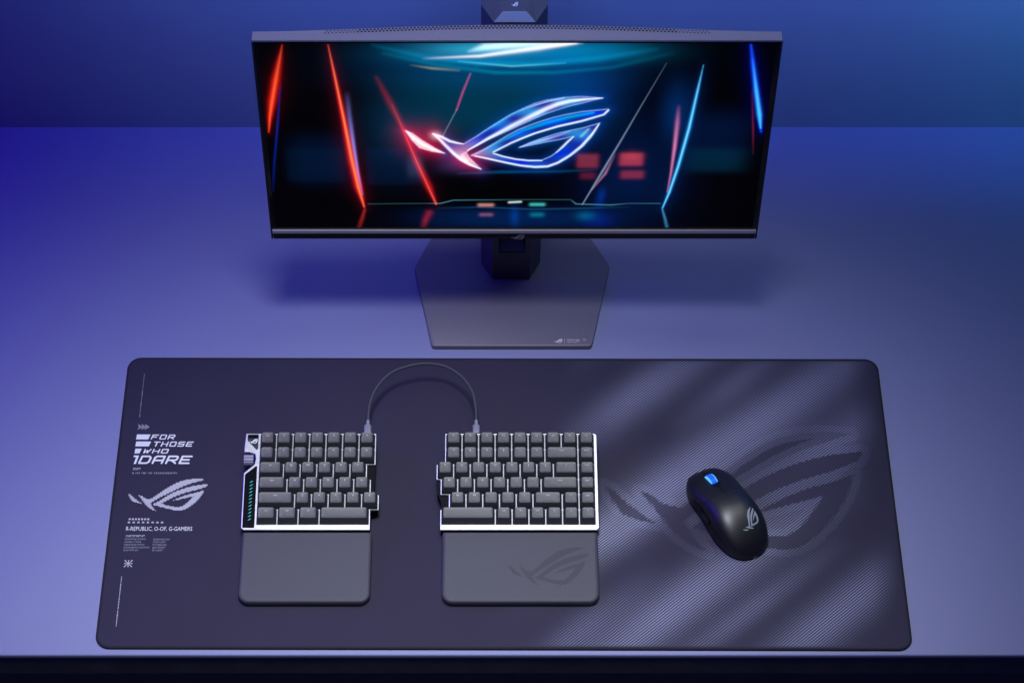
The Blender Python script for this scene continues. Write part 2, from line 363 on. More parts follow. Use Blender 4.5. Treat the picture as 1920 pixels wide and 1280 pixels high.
for t, x0, y0, x1, y1, th in (('FOR', -413, 79.5, -383.5, 86.6, 1.5), ('THOSE', -410.3, 69.4, -361.5, 76.6, 1.5), ('WHO', -420.3, 59.6, -389.5, 66.2, 1.5), ('DARE', -424.8, 44.8, -361.0, 56.7, 2.4)):
    mprint('slogan_word', word(t, *mm(x0, y0, x1, y1, th), .32, PZ, .26 if t != 'DARE' else .2), M['print_white'])
mo = logo_print('emblem_print', M['print_grey'], mroot, lambda x, y: (x - .4318, y - .0205, PZ), .0915, .0448, .0011, .0011)
def tiny_line(x0, x1, y, h, seed, gapf=.35):
    r = random.Random(seed); x = x0; L_ = []
    while x < x1 - .4:
        w = min(r.uniform(.7, 1.5), x1 - x); k_ = r.random()
        if k_ < .5: L_ += [[(x, y - h / 2), (x + w * .35, y - h / 2), (x + w * .35, y + h / 2), (x, y + h / 2)], [(x + w * .36, y + h * .18), (x + w, y + h * .18), (x + w, y + h / 2), (x + w * .36, y + h / 2)]]
        elif k_ < .8: L_ += [[(x, y - h / 2), (x + w, y - h / 2), (x + w, y - h * .2), (x, y - h * .2)], [(x, y + h * .2), (x + w, y + h * .2), (x + w, y + h / 2), (x, y + h / 2)]]
        else: L_ += [[(x, y - h / 2), (x + w, y - h / 2), (x + w * .8, y + h / 2), (x + w * .2, y + h / 2)]]
        x += w + gapf * (3 if r.random() < .16 else 1)
    return L_
mprint('small_print', bars(tiny_line(-429.3, -420.6, 37.9, 3.0, 1, .2)), M['print_grey'])
mprint('small_print', bars(tiny_line(-429.8, -378, 32, 1.9, 2, .8)), M['print_grey'])
sq = lambda x, y, s, h: [(x - s, y - h), (x + s, y - h), (x + s, y + h), (x - s, y + h)]
mprint('dot_row', bars([sq(-426.8 + 3.55 * i, -31.5, 1.15, 1.2) for i in range(7)]), M['print_grey'])
mprint('dot_row', bars([sq(-427.2 + 5.4 * i, -35.9, 1.35, 1.1) for i in range(8)]), M['print_grey'])
tm = text_mesh('R-REPUBLIC, O-OF, G-GAMERS', .0064)
bb = [v.co.copy() for v in tm.vertices]; x0 = min(v.x for v in bb); x1 = max(v.x for v in bb); y0 = min(v.y for v in bb); y1 = max(v.y for v in bb)
for v in tm.vertices:
    v.co = Vector((-.4297 + (v.co.x - x0) / (x1 - x0) * .0754, -.0480 + (v.co.y - y0) / (y1 - y0) * .0064, PZ))
tm.materials.append(M['print_white']); o = bpy.data.objects.new('tagline_text', tm); C.objects.link(o); o.parent = mroot
mprint('small_print', bars(tiny_line(-429.1, -407.5, -54.2, 2.4, 3, .25)), M['print_grey'])
for i, (xa, xb) in enumerate(((-406, 0), (-411, 0), (-407, 0), (-401, 0), (-413, 0))): mprint('small_print', bars(tiny_line(-430, xa, -58.6 - 3.7 * i, 2.0, 10 + i, .3)), M['print_dim'])
for i, xb in enumerate((-379, -383, -381.5, -383, -385)): mprint('small_print', bars(tiny_line(-397.4, xb, -58.9 - 3.6 * i, 2.0, 20 + i, .3)), M['print_dim'])
star = []
for k_ in range(8):
    a = R(22.5 + 45 * k_ + 22.5); l = 6.2 if k_ % 2 == 0 else 4.6; c, s = math.cos(a), math.sin(a); w = .75
    star.append([(-422.8 + c * 1.6 - s * .3, -91 + s * 1.6 + c * .3), (-422.8 + c * 1.6 + s * .3, -91 + s * 1.6 - c * .3), (-422.8 + c * l + s * w, -91 + s * l - c * w), (-422.8 + c * l - s * w, -91 + s * l + c * w)])
mprint('star_mark', bars([p[::-1] for p in star] + [[(-422.8 + 1.55 * math.cos(R(45 * k_)), -91 + 1.55 * math.sin(R(45 * k_))) for k_ in range(8)]]), M['print_grey'])

# ------------------------------------------------------------------ split keyboard
U = .01905
KH = .0110
_cap = {}
def cap_mesh(w, front=False):
    if w in _cap: return _cap[w]
    hx = (w * U - .0012) / 2; hy = (U - .0012) / 2; rings = []
    def ring(ix, y0, y1, r, z, sag=0):
        pts = rrect(-hx + ix, -hy + y0, hx - ix, hy - y1, r, 3)
        return [(x, y, z) for x, y in pts]
    rings.append(ring(0, 0, 0, .0008, .0006)); rings.append(ring(.0003, .0003, .0002, .0010, .0030))
    rings.append(ring(.0022, .0030, .0011, .0018, KH - .0007)); rings.append(ring(.0026, .0035, .0015, .0018, KH))
    rings.append(ring(.0036, .0045, .0025, .0014, KH - .00015)); rings.append(ring(.0054, .0061, .0044, .0008, KH - .0003))
    Vv, Ff = loft(rings)
    me = bpy.data.meshes.new('keycap'); me.from_pydata(Vv, [], Ff); me.update(); me.materials.append(M['key'])
    for p in me.polygons: p.use_smooth = True
    me.set_sharp_from_angle(angle=R(38)); _cap[w] = me; return me
_leg = {}
def legend_mesh(t):
    if t not in _leg:
        me = text_mesh(t, .0036 if len(t) == 1 else .0026); me.materials.append(M['legend']); _leg[t] = me
    return _leg[t]
def keys(root, rows):
    for k_, (start, lst) in enumerate(rows):
        u = start; v = (5 - k_ + .5) * U
        for t, w in lst:
            o = bpy.data.objects.new('keycap', cap_mesh(w)); C.objects.link(o); o.parent = root
            o.location = ((u + w / 2) * U, v, 0)
            if t:
                l = bpy.data.objects.new('legend', legend_mesh(t)); C.objects.link(l); l.parent = o
                l.location = (0, .0036, KH + .00012)
            u += w
TILT = R(8); KY, KZ = -.0495, .0200
def kb_root(u0, label):
    return tag(empty('split_keyboard', (u0, KY, KZ), (TILT, 0, 0)), label, 'keyboard', 'halves of the split keyboard')
def one(s): return [(c, 1) for c in s]
# left half
kl = kb_root(-.2805, 'left half of silver split keyboard with teal light strip and badge')
rowsL = [(0, [('esc', 1)] + [('f%d' % i, 1) for i in range(1, 7)]), (0, one('`123456')), (0, [('tab', 1.5)] + one('QWERT')), (0, [('caps', 1.75)] + one('ASDFG')),
         (0, [('shift', 2.25)] + one('ZXCVB')), (0, [('ctrl', 1.25), ('win', 1.25), ('alt', 1.25), ('', 3)])]
e = .0007
plateL = [(-.0166, 1), ]
pl = [(-.0140, -.0060), (6.75 * U + e, -.0060), (6.75 * U + e, U), (7.25 * U + e, U), (7.25 * U + e, 2 * U), (6.75 * U + e, 2 * U), (6.75 * U + e, 3 * U), (6.5 * U + e, 3 * U), (6.5 * U + e, 4 * U),
      (7 * U + e, 4 * U), (7 * U + e, .1165), (-.0165, .1165), (-.0176, .1000), (-.0176, .0925), (-.0120, .0925), (-.0050, .0900), (-.0040, .0840), (-.0052, .0768), (-.0168, .0660), (-.0168, -.0032)]
obj('top_plate', *prism(pl, -.0022, 0, .0006), M['silver'], kl)
dk = [(.0003, .0002)] + [(min(x, x) - .0012, min(max(y, .0002), .1148)) for x, y in pl[1:11]] + [(.0003, .1148)]
obj('switch_deck', *prism(dk, -.0010, .0002), M['deck'], kl)
case = [(-.0135, -.0054), (6.75 * U, -.0054), (6.78 * U, U * .9), (7.2 * U, U * 1.0), (7.2 * U, 2 * U), (7.0 * U, 2.2 * U), (7.0 * U, .1158), (-.0160, .1158), (-.0160, .095), (-.0060, .088), (-.0055, .080), (-.0162, .0655), (-.0162, -.0030)]
obj('case', *prism(case, -.0162, -.0023, 0, .001), M['case'], kl)
z1 = .00015
ins = offset([(-.0155, -.0036), (-.0013, -.0036), (-.0016, .0745), (-.0035, .0745), (-.0155, .0640)], .0002)
strip = obj('light_strip_window', *prism(round_poly(ins, .0012, 3), -.0008, z1), M['gloss'], kl)
for i in range(12):
    y = .0068 + i * .0043; xo = -.0075 - .0000
    pts = [(xo - .0021, y - .0010), (xo - .0002, y - .0004), (xo + .0021, y + .0016), (xo + .0002, y + .0010)]
    obj('light_bar', *prism(pts, z1 + .00005, z1 + .0003), M['teal'], strip)
bdg = obj('badge_window', *prism(round_poly([(-.0145, .1072), (-.0034, .0950), (-.0018, .0965), (-.0018, .1150), (-.0145, .1150)], .0010, 3), -.0008, z1), M['badge'], kl)
obj('badge_top', *prism([(-.0141, .1102), (-.0022, .1102), (-.0022, .1147), (-.0141, .1147)], z1 + .00003, z1 + .0002), M['gloss'], bdg)
logo_print('badge_emblem', M['badge_logo'], bdg, lambda x, y: (x - .0128, y + .1030, z1 + .0005), .0105, .0062, .0003)
# control wheel lying in the notch
wv = []
for i in range(28):
    a = 2 * math.pi * i / 28; r_ = .0062 + (.0003 if i % 2 else -.0002); wv.append((r_ * math.cos(a), r_ * math.sin(a)))
wh = obj('control_wheel', *loft([[(-.0175 + .0, .0842 + x * 1.05, -.0045 + y) for x, y in wv], [(-.0066, .0842 + x * 1.05, -.0045 + y) for x, y in wv]]), M['wheel_v'], kl, 25)
keys(kl, rowsL)
# right half
kr = kb_root(-.0665, 'right half of silver split keyboard with navigation key column')
rowsR = [(0, [('f%d' % i, 1) for i in range(7, 13)] + [('prt', 1), ('del', 1), ('ins', 1)]), (0, one('7890-=') + [('back', 2), ('home', 1)]), (-.5, one('YUIOP[]') + [('\\', 1.5), ('end', 1)]),
         (-.25, one("HJKL;'") + [('enter', 2.25), ('pgup', 1)]), (.25, one('NM,./') + [('shift', 1.75), ('^', 1), ('pgdn', 1)]), (-.25, [('', 3.25), ('alt', 1), ('fn', 1), ('ctrl', 1), ('<', 1), ('v', 1), ('>', 1)])]
pr = [(-.25 * U - e, -.0060), (9 * U + .0004, -.0060), (9 * U + .0030, -.0034), (9 * U + .0030, .1145), (9 * U + .0010, .1165), (-e, .1165), (-e, 4 * U), (-.5 * U - e, 4 * U), (-.5 * U - e, 3 * U), (-.25 * U - e, 3 * U), (-.25 * U - e, 2 * U), (.25 * U - e, 2 * U), (.25 * U - e, U), (-.25 * U - e, U)]
obj('top_plate', *prism(pr, -.0022, 0, .0006), M['silver'], kr)
dk = [(pr[0][0] + .0012, .0002), (9 * U - .0001, .0002), (9 * U - .0001, .1148)] + [(x + .0012, min(y, .1148)) for x, y in pr[5:]]
obj('switch_deck', *prism(dk, -.0010, .0002), M['deck'], kr)
case = [(-.25 * U, -.0054), (9 * U + .0002, -.0054), (9 * U + .0024, -.0032), (9 * U + .0024, .1140), (9 * U + .0006, .1158), (0, .1158), (0, 4.0 * U), (-.48 * U, 3.9 * U), (-.48 * U, 2.2 * U), (-.25 * U, 1.6 * U)]
obj('case', *prism(case, -.0162, -.0023, 0, .001), M['case'], kr)
keys(kr, rowsR)
for root, xa, xb in ((kl, -.008, .118), (kr, .008, .158)):
    for x in (xa, xb):
        # folding foot: its lower end meets the mat
        zt = -.0163; zb = zt - (.0034 + .100 * math.sin(TILT) - 0.0) / math.cos(TILT) + .0028
        zl = (.0031 - KZ - .098 * math.sin(TILT)) / math.cos(TILT)
        zr = (.0031 - KZ - .104 * math.sin(TILT)) / math.cos(TILT)
        Vf = [(x, .098, zt), (x + .014, .098, zt), (x + .014, .104, zt), (x, .104, zt), (x, .098, zl), (x + .014, .098, zl), (x + .014, .104, zr), (x, .104, zr)]
        obj('folding_foot', Vf, [(3, 2, 1, 0), (4, 5, 6, 7), (0, 1, 5, 4), (1, 2, 6, 5), (2, 3, 7, 6), (3, 0, 4, 7)], M['case'], root)

# wrist rests
def rest(x0, x1, xb0, xb1, label, mark):
    cx = (x0 + x1) / 2; yb, yf = -.0560, -.1462
    o = tag(empty('wrist_rest', (cx, -.10, .0031)), label, 'wrist rest', 'wrist rests below the keyboard halves')
    p = rrect(x0 - cx, yf + .10, x1 - cx, yb + .10, (.0125, .0125, .0022, .0022), 8)
    n = len(p); rings = []
    slope = lambda y: .0098 + .0047 * (y - (yf + .10)) / (yb - yf)      # the pad rises towards the keys
    for d, k_ in ((.0008, 0), (.0002, .12), (0, .40), (.0003, .78), (.0008, .90), (.0016, .97), (.0026, 1.0)):
        rings.append([(x, y, k_ * slope(y)) for x, y in offset(p, min(d, .0011)) ] if d < .0011 else [(x * (1 - d / .06), y * (1 - d / .045), k_ * slope(y * (1 - d / .045))) for x, y in p])
    pad = obj('pad', *loft(rings), M['rest'], o, 50)
    pad.data.polygons[len(pad.data.polygons) - 1].use_smooth = False
    if mark:
        logo_print('debossed_emblem', M['deboss'], o, lambda x, y: (x - cx + .0045, y - .0255, slope(y - .0255) + .0002), .091, .049, .0006)
    return o
rest(-.2960, -.1488, 0, 0, 'plain grey padded wrist rest below the keyboard half with the light strip', False)
rest(-.0695, .1063, 0, 0, 'grey padded wrist rest with a dark emblem pressed into its corner', True)

# ------------------------------------------------------------------ link cable
cab = tag(empty('link_cable', (-.094, .10, .0031)), 'dark braided cable arching between the two keyboard halves', 'cable')
def crel(V): return [(x + .094, y - .10, z - .0031) for x, y, z in V]
ctrl = [(-0.1572, 0.0859, 0.0285), (-0.1564, 0.1059, 0.0305), (-0.1518, 0.1242, 0.034), (-0.1409, 0.1422, 0.037), (-0.1242, 0.1552, 0.0395), (-0.0961, 0.1631, 0.0405), (-0.0696, 0.1607, 0.0395), (-0.0488, 0.1468, 0.037), (-0.0362, 0.128, 0.034), (-0.0318, 0.1059, 0.0305), (-0.0312, 0.0859, 0.0285)]
def catmull(P, n=10):
    P = [Vector(p) for p in P]; out = []
    for i in range(len(P) - 1):
        a, b_, c, d = P[max(i - 1, 0)], P[i], P[i + 1], P[min(i + 2, len(P) - 1)]
        for t in (k_ / n for k_ in range(n)):
            out.append(.5 * ((2 * b_) + (c - a) * t + (2 * a - 5 * b_ + 4 * c - d) * t * t + (3 * b_ - a - 3 * c + d) * t ** 3))
    return out + [P[-1]]
Vc, Fc = tube(catmull(ctrl), .00165, 10); obj('cord', crel(Vc), Fc, M['cable'], cab, 60)
for P in (ctrl[0], ctrl[-1]):
    x, y, z = P
    rg = []
    for yy, hw, hh in ((-.0165, .0040, .0022), (-.0052, .0042, .0026), (-.0046, .0036, .0024), (-.0044, .0021, .0019), (.0025, .0019, .0019)):
        rg.append([(x + a, y + yy + .001, z + b_) for a, b_ in rrect(-hw, -hh, hw, hh, min(hh, hw) * .6, 3)])
    Vp, Fp = loft(rg); obj('plug', crel(Vp), Fp, M['plug'], cab, 40)

# ------------------------------------------------------------------ mouse
ML, MWd, MH = .1290, .0665, .0385
mouse = tag(empty('wireless_mouse', (.2545, -.0262, .0031), (0, 0, R(27))), 'matte black wireless mouse with glowing blue wheel resting on the mat', 'mouse')
def m_w(s):
    e_ = max(0.0, 1 - abs(2 * s - 1) ** 3.4) ** (1 / 2.3)
    waist = 1 - .075 * math.exp(-((s - .56) / .17) ** 2)
    return MWd / 2 * e_ * waist * (1.0 - .02 * s)
def m_h(s):
    e_ = max(0.0, 1 - abs(2 * s - 1) ** 3.0) ** (1 / 2.2)
    return MH * (0.60 + .42 * math.exp(-((s - .40) / .36) ** 2)) * e_
def m_pt(s, f, off=0.0):
    """s rear to front, f 0 right rim .. 1 left rim"""
    w = m_w(s) + off; h = m_h(s) + off; a = math.pi * f; c, sn = math.cos(a), math.sin(a)
    x = w * math.copysign(abs(c) ** .72, c); z = .004 + (h - .004) * max(sn, 0) ** .62
    flare = 1.0 - .05 * (1 - sn)
    return (x * flare, (s - .5) * (ML + 2 * off), max(z, .0015))
def m_patch(s0, s1, f0, f1, ns, nf, off, thick=.0012):
    V = []; F = []
    for lay in (off, off - thick):
        for i in range(ns + 1):
            for j in range(nf + 1): V.append(m_pt(s0 + (s1 - s0) * i / ns, f0 + (f1 - f0) * j / nf, lay))
    n1 = (ns + 1) * (nf + 1); I = lambda i, j, l=0: l * n1 + i * (nf + 1) + j
    for i in range(ns):
        for j in range(nf):
            F.append((I(i, j), I(i, j + 1), I(i + 1, j + 1), I(i + 1, j))); F.append((I(i, j, 1), I(i + 1, j, 1), I(i + 1, j + 1, 1), I(i, j + 1, 1)))
    for i in range(ns): F.append((I(i, 0), I(i + 1, 0), I(i + 1, 0, 1), I(i, 0, 1))); F.append((I(i + 1, nf), I(i, nf), I(i, nf, 1), I(i + 1, nf, 1)))
    for j in range(nf): F.append((I(0, j + 1), I(0, j), I(0, j, 1), I(0, j + 1, 1))); F.append((I(ns, j), I(ns, j + 1), I(ns, j + 1, 1), I(ns, j, 1)))
    return V, F
rings = []; NS = 40
for i in range(NS + 1):
    t = i / NS; s = .5 - .5 * math.cos(math.pi * t); s = min(max(s, .0008), .9992)
    top = [m_pt(s, j / 28, -.0004) for j in range(29)]
    y = top[0][1]; xr = top[0][0]; xl = top[-1][0]
    rings.append([(xr * .93, y * .985, .0002)] + top + [(xl * .93, y * .985, .0002)])
obj('body', *loft(rings), M['mouse_side'], mouse, 50)
obj('palm_shell', *m_patch(.020, .575, .13, .87, 30, 40, 0), M['mouse'], mouse, 50)
obj('main_button', *m_patch(.5785, .978, .13, .492, 24, 22, 0), M['mouse'], mouse, 50)
obj('main_button', *m_patch(.5785, .978, .508, .87, 24, 22, 0), M['mouse'], mouse, 50)
for a_, b_ in ((.43, .555), (.565, .70)): obj('side_button', *m_patch(a_, b_, .885, .945, 10, 5, .0012, .0016), M['gloss'], mouse, 50)
# wheel with lit rings
sw = .770; c0 = m_pt(sw, .5); wz = c0[2] - .0068
def wheel(x0, x1, r, n=32, bev=.0006):
    rg = []
    for x, rr_ in ((x0, r - bev), (x0 + bev, r), (x1 - bev, r), (x1, r - bev)):
        rg.append([(x, c0[1] + rr_ * math.cos(2 * math.pi * k_ / n), wz + rr_ * math.sin(2 * math.pi * k_ / n)) for k_ in range(n)])
    return loft(rg)
wo = obj('scroll_wheel', *wheel(-.0030, .0030, .0112), M['wheel'], mouse, 40)
for x in (-.0042, .0030): obj('lit_ring', *wheel(x, x + .0012, .0108), M['wheel_ring'], wo, 40)
slot = rrect(-.0052, c0[1] - .0130, .0052, c0[1] + .0125, .0050, 5)
V = []
for x, y in slot: s = y / ML + .5; V.append((x, y, m_pt(s, .5)[2] + .0003))
obj('wheel_slot', V + [(x, y, z - .004) for x, y, z in V], [tuple(range(len(V)))] + [(i, i + len(V), (i + 1) % len(V) + len(V), (i + 1) % len(V)) for i in range(len(V))], M['gloss'], mouse)
def on_mouse(x, y):
    s = y / ML + .5; w = m_w(s); u = max(-.98, min(.98, x / w)); c = math.copysign(abs(u) ** (1 / .72), u)
    p = m_pt(s, math.acos(c) / math.pi, .00035); return p
ca, sa = math.cos(R(27)), math.sin(R(27))
logo_print('emblem_print', M['mouse_logo'], mouse, lambda x, y: on_mouse(-.0010 + x * ca - y * sa, -.0480 + x * sa + y * ca), .028, .0165, .0004)

# ------------------------------------------------------------------ monitor
mon = tag(empty('monitor', (.0115, .335, 0)), 'wide gaming monitor with neon emblem wallpaper on a grey hexagonal stand', 'monitor')
MX = .0129
def mrel(V): return [(x - .0115, y - .335, z) for x, y, z in V]
def part(name, vf, m, parent=None, smooth=None, kind=None):
    return obj(name, mrel(vf[0]), vf[1], m, parent or mon, smooth, kind)
by, bz, ty, tz = .2620, .1688, .2730, .4651
PH = math.hypot(ty - by, tz - bz); cb, sb = (tz - bz) / PH, (ty - by) / PH
def pf(a, b_, c): return (MX + a, by + b_ * sb - c * cb, bz + b_ * cb + c * sb)     # c points out of the screen
def pbox(a0, b0, c0_, a1, b1, c1):
    V, F = box(a0, b0, c0_, a1, b1, c1); return [pf(*v) for v in V], F
PWh = .2808
part('front_glass', pbox(-PWh, 0, -.004, PWh, PH, 0), M['gloss'])
for s in (-1, 1): part('side_frame', pbox(min(s * PWh, s * (PWh + .0022)), -.0155, -.013, max(s * PWh, s * (PWh + .0022)), PH + .0015, .0006), M['mon_dark'])
part('bottom_lip', pbox(-PWh - .0002, -.0048, -.010, PWh + .0002, -.0002, .0022), M['lip'])
chin = part('chin', pbox(-PWh + .0006, -.0155, -.012, PWh - .0006, -.0050, .0006), M['mon_dark'])
logo_print('chin_emblem', M['print_grey'], chin, lambda x, y: tuple(np.array(pf(x - .004, y - .0165, .0012)) - (.0115, .335, 0)), .017, .010, .0004)
# curved top cover and back shell
def back(a): 
    t = min(1, abs(a) / PWh); return -(.0125 + .0105 * (math.cos(math.pi * t) * .5 + .5) ** .8)
NA = 48; As = [-PWh - .0018 + (2 * PWh + .0036) * i / NA for i in range(NA + 1)]
outl = [(a, .0012) for a in As] + [(a, back(a)) for a in reversed(As)]
def pshell(outline, b0, b1, inset=0):
    o2 = offset(outline if area(outline) > 0 else outline[::-1], inset) if inset else (outline if area(outline) > 0 else outline[::-1])
    o1 = outline if area(outline) > 0 else outline[::-1]
    return loft([[pf(a, b0, c) for a, c in o1], [pf(a, b1 - .0006, c) for a, c in o1], [pf(a, b1, c) for a, c in offset(o1, .0006)]])
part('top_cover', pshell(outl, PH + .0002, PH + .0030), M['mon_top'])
outl2 = [(a, -.0042) for a in As[1:-1]] + [(a, back(a) + .0008) for a in reversed(As[1:-1])]
part('back_shell', pshell(outl2, -.0150, PH), M['mon'])
part('electronics_hump', loft([[pf(a, b_, -.020) for a, b_ in rrect(-.16, .03, .16, .25, .03)], [pf(a, b_, -.040) for a, b_ in rrect(-.11, .06, .11, .22, .03)]]), M['mon_dark'])
part('tilt_arm', pbox(-.03, .12, -.062, .03, .18, -.0402), M['mon_dark'])
gh = []
for row in range(2):
    for i in range(-53, 54):
        a = i * .0039 + (.00195 if row else 0); c = back(a) + .0026 + row * .0030
        if abs(a) > .205: continue
        r_ = .00135 * (1 if abs(a) < .17 else .7)
        gh.append(([pf(a + r_ * math.cos(R(60 * k_)), PH + .00325, c + r_ * math.sin(R(60 * k_))) for k_ in range(6)][::-1], [tuple(range(6))]))
part('vent_grille', merge(*gh), M['hole'], None, None, 'stuff')
# stand
hexb = [(-.0850, .2150), (.1075, .2150), (.1335, .3400), (.1140, .3790), (.0700, .4500), (-.0480, .4500), (-.0905, .3795), (-.1080, .3370)]
base = part('stand_base', prism(round_poly(hexb, .004, 3), .0002, .0075, .0012), M['base'], None, 35)
logo_print('base_emblem', M['print_white'], base, lambda x, y: (x + .0625 - .0115, y + .2192 - .335, .0078), .0105, .0062, .0003)
obj('base_mark', [(x - .0115 + .0747, y + .2192 - .335, .0078) for x, y in ((0, 0), (.0006, 0), (.0006, .006), (0, .006))], [(0, 1, 2, 3)], M['print_grey'], base)
tl = [[(x / 1000 + .0780 - .0115, y / 1000 + .2222 - .335, .0078) for x, y in p] for p in tiny_line(0, 16, 0, 5.0, 41, .25)] + [[(x / 1000 + .0970 - .0115, y / 1000 + .2238 - .335, .0078) for x, y in p] for p in tiny_line(0, 4.5, 0, 2.6, 42, .25)]
obj('base_lettering', *merge(*[(p, [(0, 1, 2, 3)]) for p in tl]), M['print_grey'], base)
# faceted column with an opening low on its front face
cxm = .0110
oc = lambda k_=1.0, yc=.372: [(cxm + x * k_, yc + (y - .372) * k_) for x, y in ((-.0228, .318), (.0228, .318), (.0365, .345), (.0365, .395), (.0228, .424), (-.0228, .424), (-.0365, .395), (-.0365, .345))]
zb_, zt_ = .0076, .4490; w0, w1, wz0, wz1 = -.0043, .0281, .0585, .1000
o0 = oc(); V = [(x, y, zb_) for x, y in o0] + [(x, y, zt_) for x, y in o0] + [(cxm + (x - cxm) * .56, y + (.0095 if y < .372 else -.0095) * (1 if abs(y - .372) > .03 else .6), .4560) for x, y in o0]
F = [(1, 2, 10, 9), (2, 3, 11, 10), (3, 4, 12, 11), (4, 5, 13, 12), (5, 6, 14, 13), (6, 7, 15, 14), (7, 0, 8, 15), tuple(range(7, -1, -1)), tuple(range(16, 24))]
F += [(8 + i, 8 + (i + 1) % 8, 16 + (i + 1) % 8, 16 + i) for i in range(8)]
V += [(w0, .318, wz0), (w1, .318, wz0), (w1, .318, wz1), (w0, .318, wz1), (w0 + .004, .345, wz0 + .012), (w1 - .003, .345, wz0 + .012), (w1 - .003, .345, wz1), (w0 + .004, .345, wz1)]
F += [(0, 1, 25, 24), (1, 9, 26, 25), (9, 8, 27, 26), (8, 0, 24, 27), (24, 25, 29, 28), (25, 26, 30, 29), (26, 27, 31, 30), (27, 24, 28, 31), (28, 29, 30, 31)]
col = part('stand_column', (V, F), M['column'])
op = part('cable_opening_trim', ([(w0 + .0008, .3195, wz0 + .001), (w1 - .0008, .3195, wz0 + .001), (w1 - .0036, .3435, wz0 + .0128), (w0 + .0046, .3435, wz0 + .0128)], [(0, 1, 2, 3)]), M['lip'])
logo_print('column_emblem', M['print_white'], col, lambda x, y: (x + .0075 - .0115, y + .3345 - .335, .4563), .0075, .0070, .0004)

# wallpaper: emissive picture on a fine grid
SW, SH0, SH1 = .2768, .0035, PH - .0022
nx, nz = 620, 300
ga, gb = np.meshgrid(np.linspace(-SW, SW, nx), np.linspace(SH0, SH1, nz)); A_, B_ = ga * 1000, gb * 1000
img = np.zeros(A_.shape + (3,))
def add(v, col): img[...] += v[..., None] * np.array(col)
def screen_(v, col):
    img[...] = img + (np.clip(v, 0, 1)[..., None]) * (np.array(col) - img)
def ell(cx, cy, rx, ry, p=2.0): return np.exp(-((np.abs(A_ - cx) / rx) ** p + (np.abs(B_ - cy) / ry) ** p))
def beam(pts, col, core=None, glow=0, gcol=None, soft=1.6):
    d = np.full(A_.shape, 1e9); wv = np.ones(A_.shape); iv = np.zeros(A_.shape)
    for (x0, y0, w0_, i0), (x1, y1, w1_, i1) in zip(pts, pts[1:]):
        ex, ey = x1 - x0, y1 - y0; t = np.clip(((A_ - x0) * ex + (B_ - y0) * ey) / (ex * ex + ey * ey), 0, 1)
        dd = np.hypot(A_ - x0 - t * ex, B_ - y0 - t * ey); k_ = dd < d
        d = np.where(k_, dd, d); wv = np.where(k_, w0_ + (w1_ - w0_) * t, wv); iv = np.where(k_, i0 + (i1 - i0) * t, iv)
    add(iv * np.exp(-(d / wv) ** (2 * soft / 1.6)), col)
    if core: add(iv * np.exp(-(d / (wv * .42)) ** 2), core)
    if glow: add(iv * np.exp(-(d / (wv + glow))), gcol or col)
add(1.0 * ell(-22.0, 207.7, 107.9, 59.7, 3.2), (0.0, 0.034, 0.075))
add(1.0 * ell(-22.3, 255.8, 127.8, 27.1, 2.6), (0.0, 0.022, 0.075))
add(0.8 * ell(70.6, 227.9, 42.6, 44.8, 2.0), (0.0, 0.018, 0.14))
add(1.0 * ell(-5.3, 283.3, 107.9, 18.8, 2.4), (0.0, 0.13, 0.32))
add(0.8 * ell(-39.5, 285.6, 51.1, 10.9, 2.0), (0.03, 0.26, 0.3))
add(0.8 * ell(80.2, 283.3, 56.8, 13.3, 2.0), (0.0, 0.11, 0.19))
beam([(-153.2, 291.1, 2.84, 0.1), (-96.7, 273.2, 4.54, 0.5), (-39.5, 265.3, 4.54, 0.8), (17.9, 263.7, 4.54, 0.7), (86.4, 271.6, 4.54, 0.5), (148.5, 285.6, 2.84, 0.1)], (0.0, 0.2, 0.36))
beam([(-142.2, 279.4, 2.84, 0.2), (-85.4, 262.2, 3.41, 0.5), (-22.2, 251.1, 2.84, 0.7), (41.1, 251.1, 2.84, 0.5), (104.1, 259.0, 2.84, 0.3), (166.0, 279.4, 2.84, 0.05)], (0.0, 0.16, 0.25))
beam([(-102.4, 271.6, 1.7, 0.0), (-68.1, 273.9, 1.7, 0.6), (-39.5, 275.5, 2.27, 1), (-11.0, 281.0, 2.84, 1), (23.2, 287.2, 3.41, 1), (62.8, 294.9, 2.27, 0.8)], (0.85, 0.7, 0.62))
beam([(-50.9, 282.5, 2.27, 0.2), (-33.8, 288.7, 5.11, 0.9), (-5.4, 291.8, 5.68, 1), (51.4, 294.9, 3.98, 0.7), (68.5, 294.9, 2.27, 0.2)], (0.75, 0.9, 0.9))
beam([(-114.1, 262.2, 1.14, 0.1), (-91.2, 257.4, 1.7, 0.7), (-62.5, 254.3, 1.7, 0.2)], (0.25, 0.3, 0.15))
beam([(-62.4, 267.7, 1.14, 0.3), (-5.0, 260.6, 1.42, 0.7), (52.2, 265.3, 1.14, 0.2)], (0.1, 0.45, 0.5))
add(0.7 * ell(-219.5, 115.6, 34.1, 39.2, 4), (0.0, 0.006, 0.03))
add(0.6 * ell(-134.3, 158.1, 34.1, 59.8, 2.0), (0.0, 0.02, 0.06))
add(0.5 * ell(226.8, 158.1, 34.1, 33.9, 3), (0.0, 0.01, 0.06))
add(0.5 * ell(224.2, 115.6, 34.1, 19.0, 4), (0.0, 0.03, 0.07))
add(0.6 * ell(129.5, 89.6, 51.1, 80.4, 2.0), (0.0, 0.012, 0.08))
beam([(-250.4, 291.8, 0.85, 0.3), (-254.7, 270.0, 2.56, 0.6), (-260.8, 239.9, 3.98, 0.9), (-267.0, 207.7, 3.69, 1), (-271.1, 183.1, 2.27, 1), (-273.9, 159.7, 0.85, 0.6)], (0.9, 0.012, 0.005), (0.1, 0.1, 0.03), glow=3, gcol=(0.05, 0, 0.0))
